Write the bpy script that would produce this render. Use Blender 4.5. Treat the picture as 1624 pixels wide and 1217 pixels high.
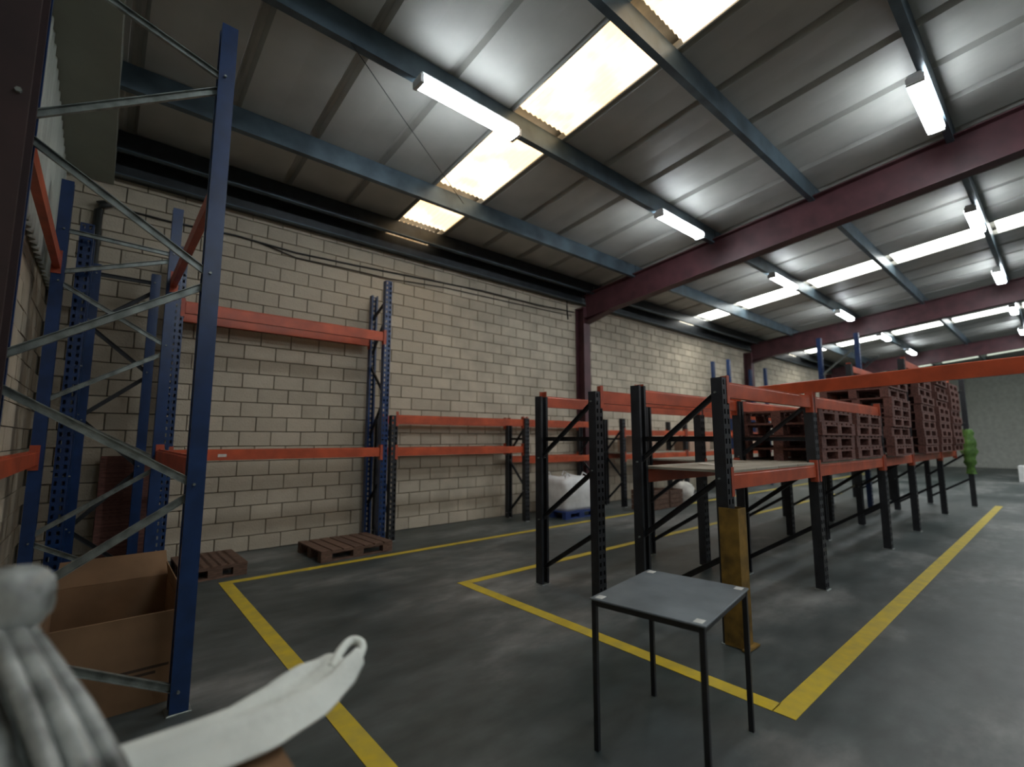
import bpy, math, random
from mathutils import Vector, Matrix
random.seed(7)
S = bpy.context.scene
COL = S.collection
for o in list(bpy.data.objects): bpy.data.objects.remove(o)

# ---------------------------------------------------------------- camera
W_, H_ = 1624, 1217
FPX = 752.0
PITCH = math.atan(88 / FPX)
YAW = math.radians(49.38)            # world +X lies this far to the right of the view
cam = bpy.data.cameras.new('camera'); co = bpy.data.objects.new('camera', cam); COL.objects.link(co)
cam.sensor_fit = 'HORIZONTAL'; cam.sensor_width = 36; cam.lens = 36 * FPX / W_
cam.clip_start = 0.05; cam.clip_end = 200
co.location = (0, 0, 1.5)
Fd = Vector((math.cos(YAW) * math.cos(PITCH), math.sin(YAW) * math.cos(PITCH), math.sin(PITCH)))
co.rotation_euler = Fd.to_track_quat('-Z', 'Y').to_euler()
cam.dof.use_dof = True; cam.dof.focus_distance = 3.3; cam.dof.aperture_fstop = 1.0
S.camera = co
# ---------------------------------------------------------------- world, exposure
w = bpy.data.worlds.new('world'); S.world = w; w.use_nodes = True
w.node_tree.nodes['Background'].inputs[0].default_value = (0.75, 0.85, 1, 1)
w.node_tree.nodes['Background'].inputs[1].default_value = 1.0
S.view_settings.view_transform = 'Standard'; S.view_settings.look = 'None'
S.view_settings.exposure = 1.2; S.view_settings.gamma = 1.0
S.view_settings.use_curve_mapping = False
LAMP = 15.0          # strength of the tubes
SKY_WARM = 0.95       # daylight through the yellowed roof sheets
SKY_WHITE = 3.6      # daylight through the clear roof sheets

# ---------------------------------------------------------------- materials
def mat(name, color, rough=0.6, metal=0.0, var=0.15, scale=6.0, bump=0.0, bscale=60, rnd=0.0, island=0.0, stretch=None, color2=None, spec=None):
    m = bpy.data.materials.new(name); m.use_nodes = True
    nt = m.node_tree; b = nt.nodes['Principled BSDF']; N = nt.nodes; L = nt.links
    b.inputs['Roughness'].default_value = rough; b.inputs['Metallic'].default_value = metal
    if spec is not None: b.inputs['Specular IOR Level'].default_value = spec
    tc = N.new('ShaderNodeTexCoord'); src = tc.outputs['Object']
    if stretch:
        mp = N.new('ShaderNodeMapping'); mp.inputs['Scale'].default_value = stretch
        L.new(src, mp.inputs['Vector']); src = mp.outputs['Vector']
    nz = N.new('ShaderNodeTexNoise'); nz.inputs['Scale'].default_value = scale; nz.inputs['Detail'].default_value = 5
    L.new(src, nz.inputs['Vector'])
    r = N.new('ShaderNodeValToRGB')
    c = color; d = color2 or tuple(max(0, x * (1 - 2 * var)) for x in c)
    e = c if color2 else tuple(min(1, x * (1 + var)) for x in c)
    r.color_ramp.elements[0].position = 0.33; r.color_ramp.elements[1].position = 0.67
    r.color_ramp.elements[0].color = (*d, 1); r.color_ramp.elements[1].color = (*e, 1)
    L.new(nz.outputs['Fac'], r.inputs['Fac']); out = r.outputs['Color']
    def mult(out, sock, amt):
        mr = N.new('ShaderNodeMapRange'); mr.inputs['To Min'].default_value = 1 - amt; mr.inputs['To Max'].default_value = 1 + amt
        L.new(sock, mr.inputs['Value'])
        hs = N.new('ShaderNodeHueSaturation'); L.new(mr.outputs['Result'], hs.inputs['Value']); L.new(out, hs.inputs['Color'])
        return hs.outputs['Color']
    if rnd:
        oi = N.new('ShaderNodeObjectInfo'); out = mult(out, oi.outputs['Random'], rnd)
    if island:
        g = N.new('ShaderNodeNewGeometry'); out = mult(out, g.outputs['Random Per Island'], island)
    L.new(out, b.inputs['Base Color'])
    if bump:
        n2 = N.new('ShaderNodeTexNoise'); n2.inputs['Scale'].default_value = bscale; n2.inputs['Detail'].default_value = 4
        L.new(src, n2.inputs['Vector'])
        bp = N.new('ShaderNodeBump'); bp.inputs['Strength'].default_value = bump; bp.inputs['Distance'].default_value = 0.01
        L.new(n2.outputs['Fac'], bp.inputs['Height']); L.new(bp.outputs['Normal'], b.inputs['Normal'])
    return m
def emit(name, col, strength, stripe=None):
    m = bpy.data.materials.new(name); m.use_nodes = True
    b = m.node_tree.nodes['Principled BSDF']
    b.inputs['Base Color'].default_value = (*[min(1, c * .8) for c in col], 1)
    b.inputs['Emission Color'].default_value = (*col, 1); b.inputs['Emission Strength'].default_value = strength
    b.inputs['Roughness'].default_value = .5
    return m
M = dict(
    block=mat('block', (.50, .435, .335), .92, var=.10, scale=2.2, bump=.5, bscale=45, rnd=.10, island=.10),
    mortar=mat('mortar', (.235, .21, .17), .95, bump=.4),
    roof=mat('roof_sheet', (.43, .43, .40), .5, var=.08, scale=1.4),
    roofdark=mat('roof_sheet_lap', (.11, .11, .10), .6),
    purlin=mat('purlin_steel', (.085, .125, .155), .42, metal=.25, var=.2, scale=3),
    eave=mat('eave_steel', (.035, .04, .045), .4, metal=.3),
    maroon=mat('maroon_paint', (.085, .028, .034), .55, var=.15, scale=4, bump=.1),
    blue=mat('blue_paint', (.008, .033, .115), .3, var=.15, scale=8, spec=.6),
    maroon_shade=mat('shaded_maroon_paint', (.030, .013, .013), .6),  # maroon paint with the left column's shade put into the colour
    black=mat('dark_paint', (.016, .018, .022), .5, var=.2, scale=9),
    orange=mat('orange_paint', (.46, .075, .024), .42, var=.14, scale=5, rnd=.08),
    orange_d=mat('orange_connector', (.40, .07, .03), .45),
    galv=mat('galvanised', (.27, .30, .28), .38, metal=.55, var=.2, scale=14),
    ochre=mat('ochre_guard', (.21, .12, .018), .6, var=.3, scale=7),
    wood_red=mat('pallet_red_wood', (.15, .062, .048), .85, var=.25, scale=9, rnd=.12, stretch=(1, 6, 6)),
    wood=mat('pallet_wood', (.14, .08, .055), .85, var=.25, scale=9, rnd=.15, stretch=(1, 6, 6)),
    deck=mat('shelf_board', (.33, .30, .24), .8, var=.15, scale=3),
    card=mat('cardboard', (.25, .145, .075), .85, var=.12, scale=3),
    card2=mat('cardboard_light', (.42, .28, .2), .85, var=.1, scale=3),
    ink=mat('carton_print', (.07, .045, .03), .9),
    white=mat('white_cloth', (.78, .83, .79), .85, var=.06, scale=5, bump=.4, bscale=25),
    film=mat('cloudy_plastic', (.36, .39, .38), .3, var=.35, scale=14, bump=.6, bscale=18),
    film_d=mat('grey_plastic', (.12, .14, .135), .3, var=.4, scale=16, bump=.5, bscale=22),
    whitebag=mat('white_sack', (.75, .76, .76), .8, var=.06),
    bluepal=mat('blue_pallet', (.02, .05, .2), .6),
    grey_p=mat('soffit_panel', (.33, .35, .30), .7, var=.06, scale=2),
    corr=mat('corrugated', (.62, .66, .60), .5, var=.12, scale=2, stretch=(1, 1, .3)),
    pipe=mat('downpipe', (.03, .032, .03), .5),
    cable=mat('cable', (.02, .02, .02), .6),
    table=mat('table_steel', (.15, .18, .20), .42, metal=.35, var=.15, scale=4),
    tape=mat('tape_patch', (.6, .62, .6), .6),
    fixture=mat('fixture_body', (.7, .72, .72), .5),
    paper=mat('paper', (.75, .72, .66), .8),
    green=mat('green_plastic', (.09, .19, .035), .45, var=.3, scale=9),
    farwall=mat('far_panel', (.62, .63, .58), .7, var=.06),
    door=mat('far_door', (.55, .5, .48), .5),
    tube=emit('tube_glow', (.88, .96, 1.0), LAMP),
    sky_w=emit('yellowed_skylight', (1, .66, .32), SKY_WARM),
    sky_c=emit('clear_skylight', (.97, .98, .93), SKY_WHITE),
    sky_d=emit('dull_skylight', (.82, .9, .76), .40),
)
# floor: dark, worn, slightly polished concrete
def floor_mat():
    m = bpy.data.materials.new('worn_concrete'); m.use_nodes = True; nt = m.node_tree; N = nt.nodes; L = nt.links
    b = N['Principled BSDF']; tc = N.new('ShaderNodeTexCoord')
    a = N.new('ShaderNodeTexNoise'); a.inputs['Scale'].default_value = .55; a.inputs['Detail'].default_value = 8; a.inputs['Roughness'].default_value = .62
    mp = N.new('ShaderNodeMapping'); mp.inputs['Scale'].default_value = (.8, 1.5, 1); L.new(tc.outputs['Object'], mp.inputs[0]); L.new(mp.outputs[0], a.inputs['Vector'])
    r = N.new('ShaderNodeValToRGB'); E = r.color_ramp.elements
    E[0].position = .36; E[0].color = (.024, .037, .037, 1); E[1].position = .66; E[1].color = (.20, .205, .20, 1)
    e = E.new(.52); e.color = (.072, .086, .085, 1)
    L.new(a.outputs['Fac'], r.inputs[0])
    c = N.new('ShaderNodeTexNoise'); c.inputs['Scale'].default_value = 5; c.inputs['Detail'].default_value = 6; L.new(mp.outputs[0], c.inputs['Vector'])
    mx = N.new('ShaderNodeMix'); mx.data_type = 'RGBA'; mx.blend_type = 'OVERLAY'; mx.inputs['Factor'].default_value = .55
    L.new(r.outputs[0], mx.inputs[6]); L.new(c.outputs['Fac'], mx.inputs[7]); L.new(mx.outputs[2], b.inputs['Base Color'])
    mr = N.new('ShaderNodeMapRange'); mr.inputs['To Min'].default_value = .30; mr.inputs['To Max'].default_value = .62
    L.new(a.outputs['Fac'], mr.inputs[0]); L.new(mr.outputs[0], b.inputs['Roughness'])
    bp = N.new('ShaderNodeBump'); bp.inputs['Strength'].default_value = .15; bp.inputs['Distance'].default_value = .01
    L.new(c.outputs['Fac'], bp.inputs['Height']); L.new(bp.outputs[0], b.inputs['Normal'])
    return m
M['floor'] = floor_mat()
for k_ in ('sky_w',):
    m_ = M[k_]; N_2 = m_.node_tree.nodes; L_2 = m_.node_tree.links
    tc_ = N_2.new('ShaderNodeTexCoord'); nz_ = N_2.new('ShaderNodeTexNoise'); nz_.inputs['Scale'].default_value = 1.8
    L_2.new(tc_.outputs['Object'], nz_.inputs['Vector']); rp_ = N_2.new('ShaderNodeValToRGB')
    rp_.color_ramp.elements[0].position = .38; rp_.color_ramp.elements[0].color = (.95, .66, .34, 1)
    rp_.color_ramp.elements[1].position = .6; rp_.color_ramp.elements[1].color = (1, .82, .60, 1)
    L_2.new(nz_.outputs['Fac'], rp_.inputs[0]); L_2.new(rp_.outputs[0], N_2['Principled BSDF'].inputs['Emission Color'])
M['diff'] = emit('lit_diffuser', (.88, .95, 1.0), LAMP)
M['yellow'] = mat('yellow_floor_paint', (.60, .45, .022), .5, var=.08, scale=9, color2=(.46, .36, .05))

# ---------------------------------------------------------------- mesh helpers
class MB:
    def __init__(s): s.v = []; s.f = []
    def add(s, vs, fs):
        n = len(s.v); s.v += [tuple(p) for p in vs]; s.f += [tuple(i + n for i in f) for f in fs]; return s
    def box(s, x0, x1, y0, y1, z0, z1):
        return s.add([(x0, y0, z0), (x1, y0, z0), (x1, y1, z0), (x0, y1, z0), (x0, y0, z1), (x1, y0, z1), (x1, y1, z1), (x0, y1, z1)],
                     [(0, 3, 2, 1), (4, 5, 6, 7), (0, 1, 5, 4), (1, 2, 6, 5), (2, 3, 7, 6), (3, 0, 4, 7)])
    def bbox(s, x0, x1, y0, y1, z0, z1, b=.01):
        "box whose vertical and top edges are chamfered"
        pts = [(x0 + b, y0), (x1 - b, y0), (x1, y0 + b), (x1, y1 - b), (x1 - b, y1), (x0 + b, y1), (x0, y1 - b), (x0, y0 + b)]
        cx, cy = (x0 + x1) / 2, (y0 + y1) / 2
        vs = [(x, y, z0) for x, y in pts] + [(x, y, z1 - b) for x, y in pts] + [(x + (b if x < cx else -b) * .9, y + (b if y < cy else -b) * .9, z1) for x, y in pts]
        fs = [tuple(range(7, -1, -1)), tuple(range(16, 24))]
        for k in (0, 8):
            for i in range(8): j = (i + 1) % 8; fs.append((k + i, k + j, k + 8 + j, k + 8 + i))
        return s.add(vs, fs)
    def prism(s, prof, p0, p1, up=(0, 0, 1)):
        "closed 2-D profile (u across, v along up) swept from p0 to p1"
        p0, p1 = Vector(p0), Vector(p1); d = (p1 - p0).normalized(); up = Vector(up)
        u = d.cross(up); u.normalize(); v = u.cross(d)
        n = len(prof)
        vs = [p0 + u * a + v * b for a, b in prof] + [p1 + u * a + v * b for a, b in prof]
        fs = [(i, (i + 1) % n, n + (i + 1) % n, n + i) for i in range(n)] + [tuple(range(n - 1, -1, -1)), tuple(range(n, 2 * n))]
        return s.add(vs, fs)
    def tube(s, pts, r, n=8, radii=None):
        pts = [Vector(p) for p in pts]; rings = []
        ref = Vector((0, 0, 1))
        for i, p in enumerate(pts):
            d = (pts[min(i + 1, len(pts) - 1)] - pts[max(i - 1, 0)]).normalized()
            a = d.cross(ref if abs(d.z) < .95 else Vector((1, 0, 0))).normalized(); b = a.cross(d)
            rr = radii[i] if radii else r
            rings.append([p + a * math.cos(t) * rr + b * math.sin(t) * rr for t in [2 * math.pi * k / n for k in range(n)]])
        vs = [q for R in rings for q in R]; fs = []
        for i in range(len(pts) - 1):
            for k in range(n): fs.append((i * n + k, i * n + (k + 1) % n, (i + 1) * n + (k + 1) % n, (i + 1) * n + k))
        fs += [tuple(range(n - 1, -1, -1)), tuple((len(pts) - 1) * n + k for k in range(n))]
        return s.add(vs, fs)
    def mesh(s, name, m, smooth=False):
        me = bpy.data.meshes.new(name); me.from_pydata([tuple(v) for v in s.v], [], s.f); me.validate()
        for mm in (m if isinstance(m, (list, tuple)) else [m]): me.materials.append(M[mm])
        import bmesh
        b = bmesh.new(); b.from_mesh(me); bmesh.ops.recalc_face_normals(b, faces=b.faces); b.to_mesh(me); b.free()
        if smooth:
            for p in me.polygons: p.use_smooth = True
        return me
    def build(s, name, m, parent=None, loc=(0, 0, 0), rz=0, smooth=False, **k):
        return link(name, s.mesh(name, m, smooth), parent, loc, rz, **k)
def link(name, me, parent=None, loc=(0, 0, 0), rz=0, rot=None, label=None, cat=None, group=None, kind=None):
    o = bpy.data.objects.new(name, me); COL.objects.link(o); o.location = loc
    o.rotation_euler = rot if rot else (0, 0, rz)
    if parent: o.parent = parent
    return tag(o, label, cat, group, kind)
def tag(o, label=None, cat=None, group=None, kind=None):
    if label: o['label'] = label
    if cat: o['category'] = cat
    if group: o['group'] = group
    if kind: o['kind'] = kind
    return o
def copy_tree(o, parent=None):
    c = o.copy(); COL.objects.link(c); c.parent = parent
    for ch in [x for x in bpy.data.objects if x.parent == o]: copy_tree(ch, c)
    return c
CACHE = {}
def cached(key, fn):
    if key not in CACHE: CACHE[key] = fn()
    return CACHE[key]

# ---------------------------------------------------------------- dimensions
YW = 7.35            # block wall with its length along X
XE, XF = -0.6, 35.0  # near and far end walls
RIDGE = -7.0; YB = -21.0
SL = math.tan(math.radians(6.0)); Z0 = 5.02
def zr(y): return Z0 + SL * (YW - y) if y >= RIDGE else Z0 + SL * (YW - RIDGE) - SL * (RIDGE - y)

# ---------------------------------------------------------------- floor
fl = MB().box(XE - .3, XF + .3, YB - .3, YW + .3, -.2, 0).build('floor', 'floor', kind='structure')
def line(x0, y0, x1, y1, wd):
    d = Vector((x1 - x0, y1 - y0, 0)); d.normalize(); n = Vector((-d.y, d.x, 0)) * wd / 2
    a, b = Vector((x0, y0, 0)), Vector((x1, y1, 0))
    MB().prism([(-wd / 2, 0), (wd / 2, 0), (wd / 2, .003), (-wd / 2, .003)], a, b).build('painted_line', 'yellow', fl)
line(1.09, 0.2, 1.09, 5.93, .11)
line(1.145, 5.88, 26, 5.88, .10)
line(2.99, 1.20, 2.99, 4.30, .115)
line(3.05, 4.25, 15.6, 4.25, .10)
line(2.935, 1.145, 15.4, 1.145, .12)

# ---------------------------------------------------------------- back wall of concrete blocks
BW, BH, J = .40, .20, .010
wb = MB().box(XE - .2, XF + .2, YW + .012, YW + .25, 0, 5.3).build('wall_back', 'mortar', kind='structure')
bm_ = MB().bbox(-BW / 2 + J / 2, BW / 2 - J / 2, 0, BH - J, 0, .05, .006)
# turn so that its chamfered face looks to -Y
bm_.v = [(x, -z + .03, y) for x, y, z in bm_.v]
block_mesh = bm_.mesh('brick', 'block')
rest = MB(); cnt = 0
rows = 26
for r in range(rows):
    z = r * BH + J / 2
    x = -.6 + (BW / 2 if r % 2 else 0)
    while x < XF + .2:
        dy = random.uniform(-.004, .004)
        if -.75 < x < 4.55 and r < 24 and cnt < 300:
            link('brick', block_mesh, wb, (x, YW + dy, z)); cnt += 1
        elif x < 18:
            rest.add([(a + x, b + YW + dy, c + z) for a, b, c in bm_.v], bm_.f)
        else:
            rest.box(x - BW / 2 + J / 2, x + BW / 2 - J / 2, YW - .02 + dy, YW + .03, z, z + BH - J)
        x += BW
rest.build('brick', 'block', wb, kind='stuff')
# maroon columns stand in the wall line
FRAMES = [8.35, 17.3, 26.2]
def isec(h, b, tw=.012, tf=.018):
    return [(-b / 2, -h / 2), (b / 2, -h / 2), (b / 2, -h / 2 + tf), (tw / 2, -h / 2 + tf), (tw / 2, h / 2 - tf), (b / 2, h / 2 - tf), (b / 2, h / 2), (-b / 2, h / 2),
            (-b / 2, h / 2 - tf), (-tw / 2, h / 2 - tf), (-tw / 2, -h / 2 + tf), (-b / 2, -h / 2 + tf)]
for x in FRAMES + [34.8]:
    MB().prism(isec(.26, .22), (x, YW - .16, 0), (x, YW - .16, zr(YW) - .50), up=(0, 1, 0)).build('steel_column', 'maroon', wb)
    MB().box(x - .13, x + .13, YW - .30, YW - .022, 0, .02).build('base_plate', 'maroon', wb)

# near end wall: blocks below, corrugated sheet above
wl = MB().box(XE - .25, XE - .012, YB, YW, 0, 5.05).build('wall_left', 'mortar', kind='structure')
q = MB()
for r in range(16):
    z = r * BH + J / 2; y = YW - .2 - (BW / 2 if r % 2 else 0)
    while y > -2:
        q.box(XE - .04, XE + random.uniform(-.004, .004), y - BW / 2 + J / 2, y + BW / 2 - J / 2, z, z + BH - J); y -= BW
q.build('brick', 'block', wl, kind='stuff')
MB().box(XE - .05, XE, YB, -2.2, 0, 3.2).build('plaster_face', 'farwall', wl)
def corrugated(y0, y1, z0, z1, x, amp=.022, pitch=.152):
    n = int((y1 - y0) / pitch * 6); vs = []; fs = []
    for i in range(n + 1):
        y = y0 + (y1 - y0) * i / n; a = amp * math.sin(2 * math.pi * (y - y0) / pitch)
        vs += [(x + a, y, z0), (x + a, y, z1), (x + a - .008, y, z0), (x + a - .008, y, z1)]
    for i in range(n):
        k = 4 * i; fs += [(k, k + 4, k + 5, k + 1), (k + 2, k + 3, k + 7, k + 6), (k, k + 2, k + 6, k + 4), (k + 1, k + 5, k + 7, k + 3)]
    return MB().add(vs, fs)
y = -1.0
while y < YW - .1:
    y1 = min(y + .912, YW - .02)
    corrugated(y, y1, 3.14, 4.92, XE + .035).build('corrugated_sheet', 'corr', wl, smooth=True); y = y1
# far end wall and the wall out of view behind the camera
wr = MB().box(XF, XF + .25, YB, YW, 0, 6.6).build('wall_right', 'farwall', kind='structure')
for k in range(14):
    MB().box(XF - .03, XF, YW - 2 * k - 1.97, YW - 2 * k - .03, 0.02, 4.9).build('wall_panel', 'farwall', wr)
MB().box(XE, XF, YB - .25, YB, 0, 5.1).build('wall_front', 'farwall', kind='structure')

# ---------------------------------------------------------------- roof
ce = MB().add([(XE - .3, YW + .3, zr(YW + .3) + .16), (XF + .3, YW + .3, zr(YW + .3) + .16), (XF + .3, RIDGE, zr(RIDGE) + .16), (XE - .3, RIDGE, zr(RIDGE) + .16),
               (XE - .3, YB - .3, zr(YB - .3) + .16), (XF + .3, YB - .3, zr(YB - .3) + .16)], [(0, 1, 2, 3), (3, 2, 5, 4)]).build('ceiling', 'roofdark', kind='structure')
PW = .862; X00 = 3.42 - 5 * PW
SKYL = {5: 'sky_w', 16: 'sky_c', 26: 'sky_c', 38: 'sky_d'}
def sheet(y0, y1, prof):
    vs = [(x, y0, zr(y0) + z) for x, z in prof] + [(x, y1, zr(y1) + z) for x, z in prof]
    n = len(prof); return MB().add(vs, [(i, i + 1, n + i + 1, n + i) for i in range(n - 1)])
lapw = .045
prof_roof = [(0, .075), (lapw - .01, .075), (lapw + .02, 0), (PW / 2 - .2, .0), (PW / 2, .006), (PW / 2 + .2, 0), (PW - lapw - .02, 0), (PW - lapw + .01, .075), (PW, .075)]
rm1 = sheet(YW + .02, RIDGE, prof_roof).mesh('roof_panel', 'roof'); rm2 = sheet(RIDGE, YB, prof_roof).mesh('roof_panel', 'roof')
# clear sheets: finely corrugated, with visible serrated ends at each purlin
def sky_prof(wd):
    n = 40; return [(.02 + (wd - .04) * i / n, .02 + .012 * math.sin(i * math.pi / 2)) for i in range(n + 1)]
PUR = [7.12, 6.86, 5.70, 3.95, 2.30, .64, -1.02, -2.7, -4.4, -6.1]
i = 0; x = X00
while x < XF:
    if i in SKYL:
        for a, b in [(YW, 6.9), (6.76, 5.78), (5.63, 4.03), (3.88, 2.38), (2.23, .72), (.57, -.94), (-1.09, -2.62), (-2.77, -4.32), (-4.47, -6.02)]:
            sheet(a, b, sky_prof(PW)).build('skylight_sheet', SKYL[i], ce, (x, 0, 0))
        fr = MB()
        for xx in (0.0, PW - .02): fr.add(*[(lambda m: (m.v, m.f))(MB().prism([(0, 0), (.02, 0), (.02, .09), (0, .09)], (xx, YW, zr(YW) - .01), (xx, RIDGE, zr(RIDGE) - .01)))][0])
        fr.build('skylight_kerb', 'roof', ce, (x, 0, 0))
    else:
        link('roof_panel', rm1, ce, (x, 0, 0))
    link('roof_panel', rm2, ce, (x, 0, 0))
    x += PW; i += 1
# purlins: cold rolled C sections, one piece per bay
def csec(h, b, t=.006, lip=.02):
    # web on the -Y side (u<0 side), flanges towards +u
    return [(0, -h / 2), (b, -h / 2), (b, -h / 2 + lip), (b - t, -h / 2 + lip), (b - t, -h / 2 + t), (t, -h / 2 + t), (t, h / 2 - t), (b - t, h / 2 - t),
            (b - t, h / 2 - lip), (b, h / 2 - lip), (b, h / 2), (0, h / 2)]
ends = [XE] + FRAMES + [XF]
for k in range(4):
    a, b = ends[k] + .01, ends[k + 1] - .01
    for y in PUR[2:]:
        zc = zr(y) - .14
        MB().prism([(u, v) for u, v in csec(.26, .08)], (b, y, zc), (a, y, zc)).build('purlin', 'purlin', ce)
        MB().box(b - .03, b + .05, y + .005, y + .05, zc - .10, zc + .10).build('purlin_cleat', 'purlin', ce)
    # the dark eave members against the wall
    MB().prism(csec(.22, .07), (b, 6.83, zr(6.83) - .13), (a, 6.83, zr(6.83) - .13)).build('purlin', 'eave', ce)
    MB().prism([(-.03, 0), (.05, 0), (.05, .012), (-.03, .012)], (b, 6.83, zr(6.83) - .255), (a, 6.83, zr(6.83) - .255)).build('purlin_flange', 'purlin', ce)
    MB().prism(csec(.26, .16), (b, 7.16, zr(7.1) - .24), (a, 7.16, zr(7.1) - .24)).build('eave_beam', 'eave', ce)
    MB().prism([(-.03, 0), (.05, 0), (.05, .012), (-.03, .012)], (b, 7.16, zr(7.1) - .385), (a, 7.16, zr(7.1) - .385)).build('purlin_flange', 'purlin', ce)
# rafters
for x in FRAMES:
    d = .56
    prof = isec(d, .22)
    MB().prism(prof, (x, YW - .28, zr(YW - .28) - .22 - d / 2), (x, RIDGE, zr(RIDGE) - .22 - d / 2)).build('rafter', 'maroon', ce)
    MB().prism(prof, (x, RIDGE, zr(RIDGE) - .22 - d / 2), (x, YB, zr(YB) - .22 - d / 2)).build('rafter', 'maroon', ce)
    # haunch at the eave: a tapering plate with its own bottom flange
    ya, yb2 = YW - .29, YW - 1.0
    za, zb2 = zr(ya) - .22 - d, zr(yb2) - .22 - d
    h = MB()
    h.add([(x - .006, ya, za + .01), (x - .006, yb2, zb2 + .01), (x - .006, ya, za - .09), (x + .006, ya, za + .01), (x + .006, yb2, zb2 + .01), (x + .006, ya, za - .09)],
          [(0, 1, 2), (3, 5, 4), (0, 2, 5, 3), (1, 0, 3, 4), (2, 1, 4, 5)])
    h.prism([(-.11, -.015), (.11, -.015), (.11, .003), (-.11, .003)], (x, ya, za - .09), (x, yb2, zb2))
    h.build('haunch', 'maroon', ce)
    MB().box(x - .11, x + .11, YW - .29, YW - .03, zr(YW) - .50, zr(YW) - .47).build('column_cap', 'maroon', ce)
# boxed strip that closes the roof against the near end wall
def strip(x0, x1, z_off):
    y0, y1 = YW - .03, -3
    return MB().add([(x0, y0, zr(y0) - z_off), (x1, y0, zr(y0) - z_off), (x1, y1, zr(y1) - z_off), (x0, y1, zr(y1) - z_off),
                     (x0, y0, zr(y0)), (x1, y0, zr(y0)), (x1, y1, zr(y1)), (x0, y1, zr(y1))],
                    [(0, 1, 2, 3), (4, 7, 6, 5), (0, 4, 5, 1), (1, 5, 6, 2), (2, 6, 7, 3), (3, 7, 4, 0)])
strip(XE + .01, -.13, .44).build('boxed_verge', 'grey_p', ce)

# ---------------------------------------------------------------- ceiling lamps
def lamp(x, y, length=1.28, label=None):
    zt = zr(y) - .275
    r = bpy.data.objects.new('ceiling_light', None); COL.objects.link(r); r.location = (x, y, zt - .12)
    tag(r, label, 'ceiling light', 'fluorescent lights under the purlins')
    L2 = length / 2
    MB().bbox(-L2, L2, -.065, .065, .085, .13, .008).build('housing', 'fixture', r)
    for s in (-1, 1):
        MB().box(s * L2 - .02, s * L2 + .02, -.08, .08, .0, .085).build('end_cap', 'fixture', r)
        pass
    MB().prism([(-.082, .084), (-.086, .035), (-.05, 0), (.05, 0), (.086, .035), (.082, .084)], (-L2 + .021, 0, 0), (L2 - .021, 0, 0)).build('diffuser', 'diff', r)
    MB().box(-L2 * .7, -L2 * .7 + .02, -.01, .01, .13, .145).build('hanger', 'fixture', r)
    MB().box(L2 * .7, L2 * .7 + .02, -.01, .01, .13, .145).build('hanger', 'fixture', r)
    return r
N_ = ['nearest', 'second', 'third', 'fourth', 'fifth', 'sixth', 'seventh']
for k, x in enumerate([2.76, 7.05, 11.45, 16.0, 20.5, 24.9]):
    lamp(x, 3.90, label='white fluorescent light %s' % ['beside the yellow skylight, nearest of the row on the left', 'just before the first maroon rafter, left of the big skylight row',
        'crossing the start of the white skylight row past the first rafter', 'small and bright, right below the white skylight row, before the second rafter',
        'just past the second maroon rafter on the left row', 'small, beside the far skylight row under the third bay'][k])
for k, x in enumerate([7.02, 11.5, 16.0, 20.5, 24.9]):
    lamp(x, .74, label='white fluorescent light of the right-hand row, %s' % ['at the upper right before the maroon rafter', 'just behind the first maroon rafter',
        'halfway to the second rafter at the right edge', 'past the second rafter at the right edge', 'farthest of its row, small'][k])
lamp(1.9, .74, label='added unseen fluorescent light above the camera, out of the picture')  # unseen lamp, added to brighten the near corner and foreground
for yy in (-2.7, -6.1, -10.0):  # unseen lamp rows, added to light the far end and foreground
    for x in [2.6, 7.1, 11.6, 16.1, 20.5, 24.9, 29.5]: lamp(x, yy, label='white fluorescent light of the unseen rows added beyond the right edge of the picture')

# ---------------------------------------------------------------- racking
def post_mesh(h, m, wd=.105, dp=.09):
    def f():
        t = .004; mb = MB(); hw = wd / 2
        # perforated front face: solid edges and centre, rungs between the slots
        mb.box(-hw, -hw + .014, 0, t, 0, h); mb.box(hw - .014, hw, 0, t, 0, h); mb.box(-.015, .015, 0, t, 0, h)
        n = int(h / .075)
        for i in range(n + 1):
            z = i * h / n
            for s in (-1, 1):
                a, b = sorted((s * .015, s * (hw - .014))); mb.box(a, b, 0, t, max(0, z - .018), min(h, z + .018))
        for s in (-1, 1):
            a, b = sorted((s * hw, s * (hw - t))); mb.box(a, b, t, dp, 0, h)
            a, b = sorted((s * (hw - t), s * (hw - .028))); mb.box(a, b, dp - t, dp, 0, h)
        return mb.mesh('post', m)
    return cached(('post', round(h, 2), m), f)
def beam_mesh(L, m='orange', hh=.11):
    def f():
        mb = MB(); t = .05
        mb.bbox(.006, L - .006, 0, t, 0, hh, .006)
        mb.box(.006, L - .006, .004, .03, hh, hh + .012)        # step on the top edge
        return mb.mesh('beam', m)
    return cached(('beam', round(L, 2), m, hh), f)
def conn_mesh(s):
    def f():
        mb = MB(); a, b = (-.035, .006) if s > 0 else (-.006, .035)
        mb.box(a, b, -.014, -.010, -.05, .17); c, d = (0, .006) if s > 0 else (-.006, 0)
        mb.box(c, d, -.010, .055, -.05, .17)
        return mb.mesh('connector', 'orange_d')
    return cached(('conn', s), f)
def brace(p0, p1, m, root, wd=.042):
    p0, p1 = Vector(p0), Vector(p1)
    # open C channel, lips towards -X of the frame
    prof = [(-wd / 2, 0), (wd / 2, 0), (wd / 2, .022), (wd / 2 - .004, .022), (wd / 2 - .004, .004), (-wd / 2 + .004, .004), (-wd / 2 + .004, .022), (-wd / 2, .022)]
    return MB().prism(prof, p0, p1, up=(-1, 0, 0)).build('brace', m, root)
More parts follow.
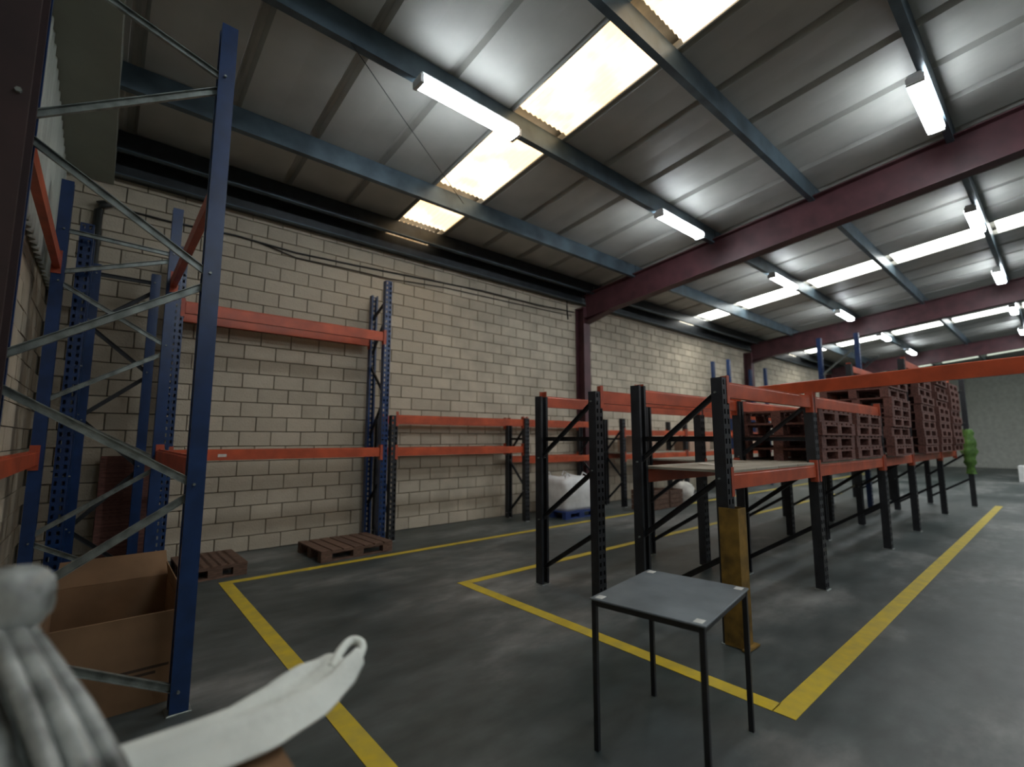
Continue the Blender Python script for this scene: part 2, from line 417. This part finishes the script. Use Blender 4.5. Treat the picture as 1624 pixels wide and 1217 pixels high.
def frame(root, x, depth, h, m, braces, bm='galv', y0=0, hr=None, mr=None, foot='galv'):
    link('post', post_mesh(h, m), root, (x, y0, 0.006))
    hr = hr or h
    link('post', post_mesh(hr, mr or m), root, (x, y0 + depth, 0.006), rz=math.pi)
    for yy in (y0 + .045, y0 + depth - .045):
        MB().bbox(-.06, .06, -.06, .06, 0, .008, .004).build('foot_plate', foot, root, (x, yy, 0))
    ya, yb = y0 + .055, y0 + depth - .055
    for k, (s0, z0, s1, z1) in enumerate(braces):
        a = (x + (.012 if k % 2 else -.012), yb if s0 else ya, z0); b = (x + (.012 if k % 2 else -.012), yb if s1 else ya, z1)
        brace(a, b, bm, root)
        bm2 = cached('bolt', lambda: MB().tube([(-.058, 0, 0), (.058, 0, 0)], .008, 6).mesh('bolt', 'galv'))
        link('bolt', bm2, root, a); link('bolt', bm2, root, b)
def bay(root, x0, x1, z, depth, y0=0, front=True, rear=True, m='orange', rear_z=None, hh=.11):
    L = x1 - x0 - .11
    for ok, yy, fl_ in ((front, y0 + .010, 0), (rear, y0 + depth - .010, 1)):
        if not ok: continue
        zz = rear_z if (fl_ and rear_z) else z
        if fl_: o = link('beam', beam_mesh(L, m, hh), root, (x1 - .055, yy, zz - .055), rz=math.pi)
        else: o = link('beam', beam_mesh(L, m, hh), root, (x0 + .055, yy, zz - .055))
        link('connector', conn_mesh(1), o, (0, 0, 0)); link('connector', conn_mesh(-1), o, (L, 0, 0))
def rack(label, x, y, rz=0, group=None, cat='pallet rack'):
    r = bpy.data.objects.new('pallet_rack', None); COL.objects.link(r); r.location = (x, y, 0); r.rotation_euler = (0, 0, rz)
    return tag(r, label, cat, group)

# tall blue rack at the left, rows running away from the camera (front faces +X)
RL = rack('tall blue rack frame bay at left, galvanised braces, with cardboard box between its feet', .475, 3.36, math.pi / 2)
DL = .95
frame(RL, 0, DL, 4.16, 'blue', [(1, 4.08, 0, 3.80), (0, 3.74, 1, 3.17), (1, 3.05, 0, 2.50), (0, 2.44, 1, 1.90), (1, 1.76, 0, 1.24), (0, 1.18, 1, .62), (1, .55, 0, .12)])
frame(RL, 2.62, DL, 3.92, 'blue', [(1, 3.45, 0, 3.42), (0, 3.36, 1, 3.05), (1, 2.95, 0, 2.45), (0, 2.38, 1, 1.85), (1, 1.78, 0, 1.3), (0, 1.2, 1, .65), (1, .6, 0, .12)])
bay(RL, 0, 2.62, 3.12, DL); bay(RL, 0, 2.62, 1.33, DL)
# spare frames standing in the corner
def spare(label, x, y, rz, d, h, m, braces, bmx):
    r = bpy.data.objects.new('rack_frame', None); COL.objects.link(r); r.location = (x, y, 0); r.rotation_euler = (0, 0, rz)
    tag(r, label, 'rack frame'); frame(r, 0, d, h, m, braces, bm=bmx); return r
Z2 = [(1, 3.3, 0, 3.3), (0, 3.2, 1, 2.75), (1, 2.7, 0, 2.25), (0, 2.2, 1, 1.75), (1, 1.7, 0, 1.2), (0, 1.15, 1, .6), (1, .55, 0, .1)]
spare('blue spare rack frame with black braces standing in the corner near the block wall', .38, 6.80, math.pi / 2, .62, 3.4, 'blue', Z2, 'black')
spare('blue spare rack frame with galvanised braces standing edge-on at the tall rack rear post', -.27, 6.09, 0, .58, 3.6, 'blue', Z2, 'galv')

# tall bay along the wall
RW = rack('tall blue rack bay against block wall with two orange beam levels, pallets on floor beneath', .56, 6.62, 0)
ZW = [(0, 3.45, 1, 3.2), (1, 3.15, 0, 2.7), (0, 2.5, 1, 1.9), (1, 1.7, 0, 1.35), (0, 1.15, 1, .65), (1, .5, 0, .15)]
DW = .58
frame(RW, 0, DW, 3.75, 'blue', ZW, 'galv')
frame(RW, 2.62, DW, 3.92, 'blue', [(0, 3.6, 1, 3.4), (0, 3.4, 1, 2.85), (1, 2.65, 0, 2.2), (0, 2.1, 1, 1.55), (1, 1.35, 0, 1.3), (0, .95, 1, .5)], 'black', hr=3.8, mr='blue')
bay(RW, 0, 2.62, 3.03, DW, hh=.13); bay(RW, 0, 2.62, 1.30, DW, front=True, rear=False, hh=.12)
bay(RW, 0, 2.62, 3.0, DW, rear=False, front=False)
MB().box(0, .09, -.002, 0, 0, .035).build('sticker', 'paper', RW, (.50, .0085, 1.285), label='white label stuck on lower beam')
# low dark bays further along the wall
RV = rack('low black rack along block wall past the tall bay, orange beams, white sack below', 3.34, 6.62, 0)
ZL = [(0, 1.7, 1, 1.2), (1, 1.1, 0, .6), (0, .55, 1, .1), (0, 1.5, 1, 1.5)]
frame(RV, 0, DW, 1.85, 'black', ZL, 'black')
frame(RV, 2.68, DW, 1.88, 'black', ZL, 'black', y0=-.04)
frame(RV, 4.8, DW, 1.9, 'black', ZL, 'black')
bay(RV, 0, 2.68, 1.80, DW); bay(RV, 0, 2.68, 1.30, DW)
bay(RV, 2.68, 4.8, 1.80, DW); bay(RV, 2.68, 4.8, 1.10, DW)
RX = rack('farther black rack along wall beyond the maroon column, cartons on its shelf', 8.9, 6.5, 0)
for x in (0, 2.7, 5.4, 8.1): frame(RX, x, DW, 1.95 if x < 5 else 3.9, 'black' if x < 5 else 'blue', ZL, 'black')
for a, b in ((0, 2.7), (2.7, 5.4), (5.4, 8.1)): bay(RX, a, b, 1.64, DW); bay(RX, a, b, 1.10, DW)

# two back to back rows in the marked zone
XS = [3.64, 5.62, 8.33, 10.25, 12.95, 14.9]
ZC = [(0, 1.86, 1, 1.30), (0, 1.50, 1, 1.50), (0, 1.20, 1, .66), (0, .62, 1, .16)]
R1 = rack('front black rack row in the yellow marked zone, ochre guard on its corner post', 3.64, 1.70, 0)
R2 = rack('rear black rack row behind the front one, nearer the block wall, orange beams', 3.60, 2.91, 0)
D1 = .84
for k, x in enumerate(XS):
    x -= 3.64
    if k == 0: frame(R1, x, D1, 1.97, 'black', ZC, 'black')
    else:
        hh_ = [0, 1.93, 2.0, 2.85, 2.9, 2.85][k]
        frame(R1, x, D1, hh_, 'black', ZC + ([(0, 2.6, 1, 2.0)] if k > 2 else []), 'black', y0=-.25 if k == 5 else 0)
    frame(R2, x, D1, 1.95 if k != 4 else 3.9, 'black' if k != 4 else 'blue', ZC if k < 4 else [(0, 3.6, 1, 3.0), (1, 2.9, 0, 2.3)] + ZC, 'black' if k != 4 else 'galv')
for k in range(5):
    a, b = XS[k] - 3.64, XS[k + 1] - 3.64
    bay(R1, a, b, [1.88, 1.88, None, 2.78, 2.78][k], D1) if k != 2 else None; bay(R1, a, b, 1.17, D1)
    bay(R2, a, b, 1.90, D1)
    if k != 0: bay(R2, a, b, 1.15, D1)
    def deck(R, z, n, m='deck'):
        wd = (b - a - .12) / n
        for j in range(n):
            MB().bbox(0, wd - .012, 0, D1 - .03, 0, .022, .004).build('shelf_board', m, R, (a + .06 + j * wd, 0.015, z + .0675))
    deck(R1, 1.17, 4)
    if k > 0: deck(R2, 1.15, 4)
# guard on the front corner post
g = MB(); g.box(-.066, .066, -.075, -.066, 0, .98); g.box(-.066, -.060, -.066, .07, 0, .98); g.box(.060, .066, -.066, .07, 0, .98)
g.box(-.10, .10, -.11, -.066, 0, .012)
g.build('post_guard', 'ochre', R1, (0, 0, 0.008))
# long loose beam lying across the tops of the rows
lb = MB().bbox(0, 3.25, -.03, .03, 0, .13, .008)
lbo = lb.build('loose_beam', 'orange', None, (5.98, 2.62, 1.99), math.atan2(-.36 - 2.62, 5.05 - 5.98), label='long bright orange beam lying across the rack tops and over the aisle', cat='beam')
sf = rack('dark rack frame past the yellow line carrying the orange beam', 5.12, -.62, 0, cat='rack frame'); sf.name = 'rack_frame'
frame(sf, 0, .6, 1.98, 'black', ZC, 'black')

# ---------------------------------------------------------------- pallets
def pallet(label, x, y, z, rz, m='wood', group=None, simple=False, L=1.0, Wd=.8):
    if simple:
        def f():
            mb = MB()
            for j in range(7): mb.box(j * (L - .12) / 6, j * (L - .12) / 6 + .12, 0, Wd, .118, .138)
            for j in (0, 1, 2):
                yy = j * (Wd - .1) / 2
                mb.box(0, L, yy, yy + .1, .1, .118); mb.box(0, L, yy, yy + .1, 0, .02)
                for i in (0, 1, 2): mb.box(i * (L - .14) / 2, i * (L - .14) / 2 + .14, yy, yy + .1, .02, .1)
            return mb.mesh('pallet', m)
        return link('pallet', cached(('pal', m, L, Wd), f), None, (x, y, z), rz, label=label, cat='pallet', group=group)
    r = bpy.data.objects.new('pallet', None); COL.objects.link(r); r.location = (x, y, z); r.rotation_euler = (0, 0, rz)
    tag(r, label, 'pallet', group)
    top = cached(('ptop', m, Wd), lambda: MB().bbox(0, .12, 0, Wd, 0, .02, .003).mesh('deck_board', m))
    run = cached(('prun', m, L), lambda: MB().bbox(0, L, 0, .1, 0, .02, .003).mesh('stringer', m))
    blk = cached(('pblk', m), lambda: MB().bbox(0, .14, 0, .1, 0, .08, .003).mesh('block', m))
    for j in range(7): link('deck_board', top, r, (j * (L - .12) / 6, 0, .118))
    for j in (0, 1, 2):
        yy = j * (Wd - .1) / 2
        link('stringer', run, r, (0, yy, .1)) if False else link('stringer', run, r, (0, yy, .099))
        link('stringer', run, r, (0, yy, 0))
        for i in (0, 1, 2): link('block', blk, r, (i * (L - .14) / 2, yy, .0195))
    return r
pallet('worn brown wooden pallet on the floor at the foot of the tall rack post', 2.12, 6.03, 0, .04, 'wood', L=.96)
pallet('dark brown pallet on the floor behind the near blue post', .72, 6.10, 0, .02, 'wood', L=.62)
# pallet leaned upright against the wall in the corner
lp = pallet('red-brown wooden pallet leaning upright against the block wall in the corner', -.12, 7.30, .02, 0, 'wood_red', L=.46, Wd=1.3)
lp.rotation_euler = (math.radians(90 - 8), 0, 0); lp.location = (.0, 7.10, 0.0)
# stacks on the front row
def stack(lab, x, y, z, n, L, Wd=.86):
    for k in range(n):
        pallet('red-brown wooden pallet on the front rack row, in the ' + lab, x + random.uniform(-.015, .015), y + random.uniform(-.02, .02), z + k * .1395, 0, 'wood_red', 'red-brown pallets on the front rack row', True, L, Wd)
ZS = 1.17 + .0675 + .023
stack('low stack nearest the camera', 5.72, 1.68, ZS, 4, 1.18); stack('second low stack', 7.02, 1.68, ZS, 4, 1.18)
stack('third stack, half height', 8.47, 1.60, ZS, 8, 1.2)
stack('fourth, tall stack', 10.38, 1.56, ZS, 10, 1.18); stack('fifth, tall stack', 11.66, 1.52, ZS, 10, 1.18)
stack('farthest stack beside the green plastic', 13.1, 1.50, ZS, 10, 1.2)

# ---------------------------------------------------------------- boxes and sacks
def carton(label, x, y, z, sx, sy, sz, rz=0, m='card2'):
    r = bpy.data.objects.new('cardboard_box', None); COL.objects.link(r); r.location = (x, y, z); r.rotation_euler = (0, 0, rz)
    tag(r, label, 'box')
    MB().bbox(0, sx, 0, sy, 0, sz - .004, .006).build('carton_body', m, r)
    MB().box(.004, sx - .004, .004, sy / 2 - .002, sz - .0045, sz).build('flap', m, r); MB().box(.004, sx - .004, sy / 2 + .002, sy - .004, sz - .0045, sz).build('flap', m, r)
    MB().box(0.0, sx, sy / 2 - .03, sy / 2 + .03, sz, sz + .001).build('tape', 'tape', r)
    return r
carton('pale carton on the far wall rack shelf just past the maroon column', 9.3, 6.54, 1.19, .9, .45, .38)
carton('wide pale carton on the far wall rack, middle of its three cartons', 11.8, 6.54, 1.19, 1.1, .45, .36)
carton('pale carton on the far wall rack, rightmost of its three cartons', 14.9, 6.54, 1.19, 1.0, .45, .33)
for k, a in enumerate((0, 2.7, 5.4)):
    for j in range(3): MB().bbox(0, .84, 0, DW - .03, 0, .022, .004).build('shelf_board', 'deck', RX, (a + .08 + j * .86, 0.015, 1.10 + .0675))

# open cardboard box between the feet of the tall rack
def open_box():
    r = bpy.data.objects.new('cardboard_box', None); COL.objects.link(r); r.location = (-.17, 3.52, 0)
    tag(r, 'large open brown cardboard box on the floor inside the tall blue rack', 'box')
    sx, sy, h, t = .61, .86, .50, .006
    MB().box(0, sx, 0, t, 0, h).build('front_panel', 'card', r)
    MB().box(0, sx, sy - t, sy, 0, h + .02).build('back_panel', 'card', r)
    MB().box(0, t, t, sy - t, 0, h).build('side_panel', 'card', r)
    MB().box(sx - t, sx, t, sy - t, 0, h).build('side_panel', 'card', r)
    MB().box(t, sx - t, t, sy - t, .002, .01).build('bottom', 'card', r)
    def flap(p, q, drop, out):
        # hinge line p-q, free edge offset by out (vector)
        p, q, out = Vector(p), Vector(q), Vector(out); n = (q - p).cross(out).normalized() * .005
        ins = (q - p) * .03
        vs = [p, q, q - ins + out, p + ins + out]; vs += [v + n for v in vs]
        MB().add(vs, [(0, 1, 2, 3), (7, 6, 5, 4), (0, 4, 5, 1), (1, 5, 6, 2), (2, 6, 7, 3), (3, 7, 4, 0)]).build('flap', 'card', r)
    flap((0, sy, h + .02), (sx, sy, h + .02), 0, (0, .06, .16))
    flap((sx, 0, h), (sx, sy, h), 0, (-.02, .0, .12))
    flap((0, 0, h), (0, sy, h), 0, (-.12, 0, .10))
    flap((0, 0, h), (sx, 0, h), 0, (0, .10, -.10))
    for k, (a, b) in enumerate(((.30, .56), (.33, .50))):
        MB().box(a, b, -.001, 0, .20 - .03 * k, .215 - .03 * k).build('print_mark', 'ink', r)
open_box()

# white bulk sack on a blue pallet by the wall
pb = pallet('blue pallet on the floor under the white bulk sack', 6.66, 6.22, 0, .0, 'bluepal', L=.9, Wd=.8)
def sack():
    n = 20; nz = 10; vs = []; fs = []
    for k in range(nz + 1):
        z = .62 * k / nz; b = .37 + .03 * math.sin(math.pi * k / nz)
        if k == nz: b = .30
        for i in range(n):
            t = 2 * math.pi * i / n; c, s = math.cos(t), math.sin(t); e = .35
            wob = 1 + .03 * math.sin(5 * t + k) + .02 * random.uniform(-1, 1)
            vs.append((b * 1.08 * abs(c) ** e * (1 if c > 0 else -1) * wob, b * abs(s) ** e * (1 if s > 0 else -1) * wob, z + (.03 * math.sin(3 * t) if k == nz else 0)))
    for k in range(nz):
        for i in range(n): fs.append((k * n + i, k * n + (i + 1) % n, (k + 1) * n + (i + 1) % n, (k + 1) * n + i))
    vs.append((0, 0, .6)); c_ = len(vs) - 1
    for i in range(n): fs.append((nz * n + i, nz * n + (i + 1) % n, c_))
    vs.append((0, 0, 0)); d_ = len(vs) - 1
    for i in range(n): fs.append((i, d_, (i + 1) % n))
    r = MB().add(vs, fs).build('bulk_sack', 'whitebag', None, (7.1, 6.62, .14), smooth=True, label='white bulk sack on a blue pallet below the low wall rack', cat='sack')
    for a, b in ((-.3, -.26), (.3, -.26), (-.3, .26), (.3, .26)):
        MB().tube([(a, b, .55), (a * 1.02, b * 1.02, .66), (a * .7, b, .70), (a * .55, b, .62)], .012, 6).build('handle_strap', 'whitebag', r)
sack()

# loose papers and a pale bag on the shelf of the front row
MB().add([(0, 0, 0), (.2, .03, 0), (.19, .2, .004), (.0, .17, .006), (0, 0, .003), (.2, .03, .003), (.19, .2, .007), (.0, .17, .009)],
         [(0, 3, 2, 1), (4, 5, 6, 7), (0, 1, 5, 4), (1, 2, 6, 5), (2, 3, 7, 6), (3, 0, 4, 7)]).build('paper_sheet', 'paper', None, (4.25, 2.12, ZS + .001), label='white sheet of paper lying on the shelf near the front rack end', cat='paper')
def blob_bag(label, name, loc, rx, ry, rz_, m, cat):
    n = 16; k_ = 8; vs = []; fs = []
    for k in range(k_ + 1):
        p = math.pi * k / k_; z = rz_ * (1 - math.cos(p)); s = max(.02, math.sin(p)) ** .6
        for i in range(n):
            t = 2 * math.pi * i / n; wob = 1 + .08 * math.sin(3 * t + 2 * k) + random.uniform(-.04, .04)
            vs.append((rx * s * math.cos(t) * wob, ry * s * math.sin(t) * wob, z if k else 0))
    for k in range(k_):
        for i in range(n): fs.append((k * n + i, k * n + (i + 1) % n, (k + 1) * n + (i + 1) % n, (k + 1) * n + i))
    return MB().add(vs, fs).build(name, m, None, loc, smooth=True, label=label, cat=cat)
blob_bag('cream bag on the floor by the farther wall rack', 'bag', (10.35, 5.95, 0), .26, .24, .26, 'paper', 'bag')
def crate(label, x, y, sx, sy, sz):
    r = bpy.data.objects.new('wooden_crate', None); COL.objects.link(r); r.location = (x, y, 0); tag(r, label, 'crate')
    n = 4; hh = sz / n
    for k in range(n):
        z0, z1 = k * hh + .006, (k + 1) * hh - .006
        for nm, a in (('slat', (0, sx, 0, .02)), ('slat', (0, sx, sy - .02, sy)), ('slat', (0, .02, .0205, sy - .0205)), ('slat', (sx - .02, sx, .0205, sy - .0205))):
            MB().box(*a, z0, z1).build(nm, 'wood', r)
    for a in ((.0205, .06, .0205, .06), (sx - .06, sx - .0205, .0205, .06), (.0205, .06, sy - .06, sy - .0205), (sx - .06, sx - .0205, sy - .06, sy - .0205)):
        MB().box(*a, 0, sz - .01).build('corner_post', 'wood', r)
    MB().box(.061, sx - .061, .0205, sy - .0205, .006, .02).build('bottom', 'wood', r)
crate('larger dark wooden crate on the floor by the far wall rack', 8.75, 5.80, .75, .45, .42)
crate('smaller dark wooden crate on the floor between other crate and cream bag', 9.55, 5.80, .52, .45, .38)
# green plastic tied to the far corner post
def green():
    vs = []; fs = []; n = 14; K = 12
    for k in range(K + 1):
        z = 1.72 - 1.0 * k / K; R_ = .07 + .05 * math.sin(math.pi * min(1, k / K * 1.1)) + .02 * math.sin(k * 2.3)
        for i in range(n):
            t = 2 * math.pi * i / n; rr = R_ * (1 + .25 * math.sin(4 * t + k * .5)); vs.append((rr * math.cos(t), rr * math.sin(t), z))
    for k in range(K):
        for i in range(n): fs.append((k * n + i, (k + 1) * n + i, (k + 1) * n + (i + 1) % n, k * n + (i + 1) % n))
    MB().add(vs, fs).build('plastic_wrap', 'green', None, (14.9, 1.49, 0), smooth=True, label='green plastic sheeting bunched around the farthest front rack post', cat='plastic sheet')
green()
carton('white carton on the floor far off at the right edge', 24.5, .25, 0, 1.0, 1.0, .55, 0, 'whitebag')

# ---------------------------------------------------------------- table
TX, TY, TR = 2.30, 1.41, math.radians(9)
T = bpy.data.objects.new('side_table', None); COL.objects.link(T); T.location = (TX, TY, 0); T.rotation_euler = (0, 0, TR)
tag(T, 'small grey sheet-metal table on thin black legs standing over the yellow line', 'table')
a, b = .345, .285
MB().bbox(-a, a, -b, b, .70, .708, .003).build('tabletop', 'table', T)
for sx in (-1, 1):
    for sy in (-1, 1):
        MB().bbox(-.0125, .0125, -.0125, .0125, 0, .70, .002).build('leg', 'black', T, (sx * (a - .02), sy * (b - .02), 0))
        MB().box(-.025, .025, -.02, .02, 0, .0012).build('tape_patch', 'tape', T, (sx * (a - .045), sy * (b - .04), .708), label='whitish tape patch at corner')
for sy in (-1, 1): MB().box(-a + .0325, a - .0325, -.01, .01, .672, .699).build('rail', 'black', T, (0, sy * (b - .02), 0))
for sx in (-1, 1): MB().box(-.01, .01, -b + .0325, b - .0325, .672, .699).build('rail', 'black', T, (sx * (a - .02), 0, 0))

# ---------------------------------------------------------------- foreground: carton, white cloth, wrapped tubes
FC = carton('brown carton close to the camera at bottom left, white cloth lying on it', -.50, .50, 0, .835, .72, .865, 0, 'card')
def cloth():
    # a long folded white textile, lying along its path and ending in a loop
    path = [(-.42, 1.16, .888), (-.2, 1.17, .888), (.0, 1.175, .888), (.15, 1.18, .888), (.28, 1.19, .889), (.38, 1.22, .895), (.47, 1.27, .905), (.53, 1.31, .915)]
    wid = [.20, .20, .20, .21, .21, .20, .17, .13]
    nu = 60; nv = 28; vs = []; fs = []
    def lerp(arr, t):
        f = t * (len(arr) - 1); i = min(int(f), len(arr) - 2); f -= i
        f = f * f * (3 - 2 * f) if False else f
        A, B = arr[i], arr[i + 1]
        return tuple(p + (q - p) * f for p, q in zip(A, B)) if isinstance(A, tuple) else A + (B - A) * f
    for iu in range(nu + 1):
        t = iu / nu; p = Vector(lerp(path, t)); d = (Vector(lerp(path, min(1, t + .02))) - Vector(lerp(path, max(0, t - .02)))); d.z = 0; d.normalize()
        n = Vector((-d.y, d.x, 0)); wv = lerp(wid, t)
        for iv in range(nv):
            a = 2 * math.pi * iv / nv; c, s = math.cos(a), math.sin(a)
            u = c * wv * .5
            z = .028 * s * (1 if s > 0 else .28)
            if s > 0:
                z += .024 * math.sin(u * 44 + 2.2 * t + 1.5) * (1 - abs(c)) ** .5 - .034 * math.exp(-((u - .03 + .05 * t) / .014) ** 2) + .006 * math.sin(u * 90 - 7 * t)
                z -= .022 * math.exp(-((t - .80) / .05) ** 2 - ((u + .02) / .02) ** 2)
            vs.append(p + n * u + Vector((0, 0, z)))
    for iu in range(nu):
        for iv in range(nv): fs.append((iu * nv + iv, iu * nv + (iv + 1) % nv, (iu + 1) * nv + (iv + 1) % nv, (iu + 1) * nv + iv))
    fs += [tuple(range(nv - 1, -1, -1)), tuple(nu * nv + k for k in range(nv))]
    o = MB().add(vs, fs).build('cloth', 'white', None, (0, 0, 0), smooth=True, label='long folded white cloth reaching from bottom left, a loop at its tip', cat='cloth')
    lp_ = [(.49, 1.29, .912), (.54, 1.345, .93), (.578, 1.375, .935), (.60, 1.355, .93), (.59, 1.32, .92), (.545, 1.28, .91), (.50, 1.265, .905)]
    for _ in range(2):
        q_ = [lp_[0]]
        for a_, b_ in zip(lp_, lp_[1:]): q_ += [tuple(.75 * x + .25 * y for x, y in zip(a_, b_)), tuple(.25 * x + .75 * y for x, y in zip(a_, b_))]
        lp_ = q_ + [lp_[-1]]
    MB().tube(lp_, .012, 10).build('loop', 'white', o, smooth=True)
cloth()
def wrapped():
    o = bpy.data.objects.new('wrapped_tubes', None); COL.objects.link(o)
    o.location = (-.25, .9, .85)
    tag(o, 'tube bundle in cloudy plastic with a pale rounded end at left edge', 'tube bundle')
    o2 = Vector(o.location)
    def P(x, y, z): return Vector((x, y, z)) - o2
    path = [(-.105, 1.315, 1.16), (-.062, 1.215, 1.115), (-.016, 1.12, 1.06), (.029, 1.03, .99), (.075, .93, .905)]
    side = Vector((.82, .38, -.30)).normalized()
    for off, r_, m_ in ((.030, .015, 'film'), (-.012, .019, 'film'), (-.055, .014, 'film')):
        MB().tube([P(*p) + side * off * (.55 + .15 * k) for k, p in enumerate(path)], r_, 12).build('wrapped_tube', m_, o, smooth=True)
    def film_sheet(u0, u1, nu, lift, waves):
        nv = 40; vs = []; fs = []
        for k in range(nv + 1):
            f = k / nv * (len(path) - 1); i_ = min(int(f), len(path) - 2); f -= i_
            c = P(*path[i_]).lerp(P(*path[i_ + 1]), f); sc = .55 + .15 * (k / nv * 4)
            for i_ in range(nu + 1):
                u = u0 + (u1 - u0) * i_ / nu
                h = lift + .006 * math.sin(u * waves + k * .13) + .003 * math.sin(k * .9 + u * 60)
                vs.append(c + side * u * sc + Vector((0, -.55, .8)).normalized() * h)
        n = len(vs); vs += [v - Vector((0, -.55, .8)).normalized() * .002 for v in vs]
        for k in range(nv):
            for i_ in range(nu):
                a = k * (nu + 1) + i_; q = (a, a + 1, a + nu + 2, a + nu + 1); fs += [q, tuple(n + x for x in reversed(q))]
        return MB().add(vs, fs)
    film_sheet(-.082, .050, 20, -.016, 95).build('plastic_film', 'film_d', o, smooth=True)
    film_sheet(-.20, -.085, 14, -.03, 40).build('plastic_film', 'film', o, smooth=True)
    # rounded white end
    n = 18; K = 10; vs = []; fs = []
    c = P(-.105, 1.315, 1.20)
    for k in range(K + 1):
        p = math.pi * k / K
        for i in range(n):
            t = 2 * math.pi * i / n; rr = 1 + .10 * math.sin(3 * t + k * .9) + .05 * math.sin(5 * t - k)
            s = max(.01, math.sin(p)) ** .75
            vs.append(c + Vector((.062 * s * math.cos(t) * rr, .055 * s * math.sin(t) * rr, .062 * math.cos(p))))
    for k in range(K):
        for i in range(n): fs.append((k * n + i, (k + 1) * n + i, (k + 1) * n + (i + 1) % n, k * n + (i + 1) % n))
    MB().add(vs, fs).build('rounded_cap', 'film', o, smooth=True)
wrapped()

# maroon column at the left edge
mc = bpy.data.objects.new('steel_column', None); COL.objects.link(mc); mc.location = (-.475, 2.95, 0)
tag(mc, 'maroon steel column darkened as if shaded, cut by the left edge of the picture', 'column')
MB().prism(isec(.24, .24), (0, 0, .02), (0, 0, zr(2.95) - .45), up=(0, 1, 0)).build('column_shaft', 'maroon_shade', mc)
MB().box(-.12, .15, -.15, .15, 0, .02).build('base_plate', 'maroon_shade', mc)
for z in (1.25, 2.1, 3.0):
    MB().tube([(.085, -.12, z), (.085, -.135, z)], .012, 6).build('bolt', 'galv', mc)

# ---------------------------------------------------------------- cables and pipe
def cable(name, label, pts, r, m='cable', cat='cable'):
    return MB().tube(pts, r, 6).build(name, m, None, smooth=True, label=label, cat=cat)
dp = MB().tube([(-.24, YW - .085, 0), (-.24, YW - .085, 4.2), (-.24, YW - .10, 4.27), (-.12, YW - .10, 4.32)], .045, 10).build('downpipe', 'pipe', None, smooth=True, label='dark downpipe in the corner of the block wall', cat='pipe')
for z in (1, 2.2, 3.4): MB().box(-.30, -.18, YW - .13, YW - .032, z, z + .03).build('pipe_clip', 'galv', dp)
yc = YW - .04
cable('cable', 'black cable running along the top of the block wall below the eave', [(-.1, yc, 4.30), (.5, yc, 4.29), (1.2, yc, 4.32), (2.0, yc, 4.28), (2.9, yc, 4.31), (4.0, yc, 4.36), (5.5, yc, 4.42), (7.0, yc, 4.42), (8.2, yc, 4.46)], .013)
cable('cable', 'second black cable sagging just below the first on the block wall', [(1.5, yc, 4.30), (2.0, yc - .01, 4.20), (2.8, yc, 4.22), (3.5, yc, 4.22), (4.6, yc, 4.30), (6.0, yc, 4.32), (8.1, yc, 4.36)], .009)
cable('cable', 'short cable hanging from the eave beside the maroon wall column', [(7.95, yc, 4.72), (7.95, yc, 4.5), (7.98, yc, 4.25)], .012)
cable('hanging_wire', 'thin black wire strung below the roof towards the yellow skylight', [(1.45, 3.95, 5.10), (2.3, 4.55, 5.07), (3.1, 5.1, 5.05), (3.86, 5.62, 5.02)], .005, cat='wire')
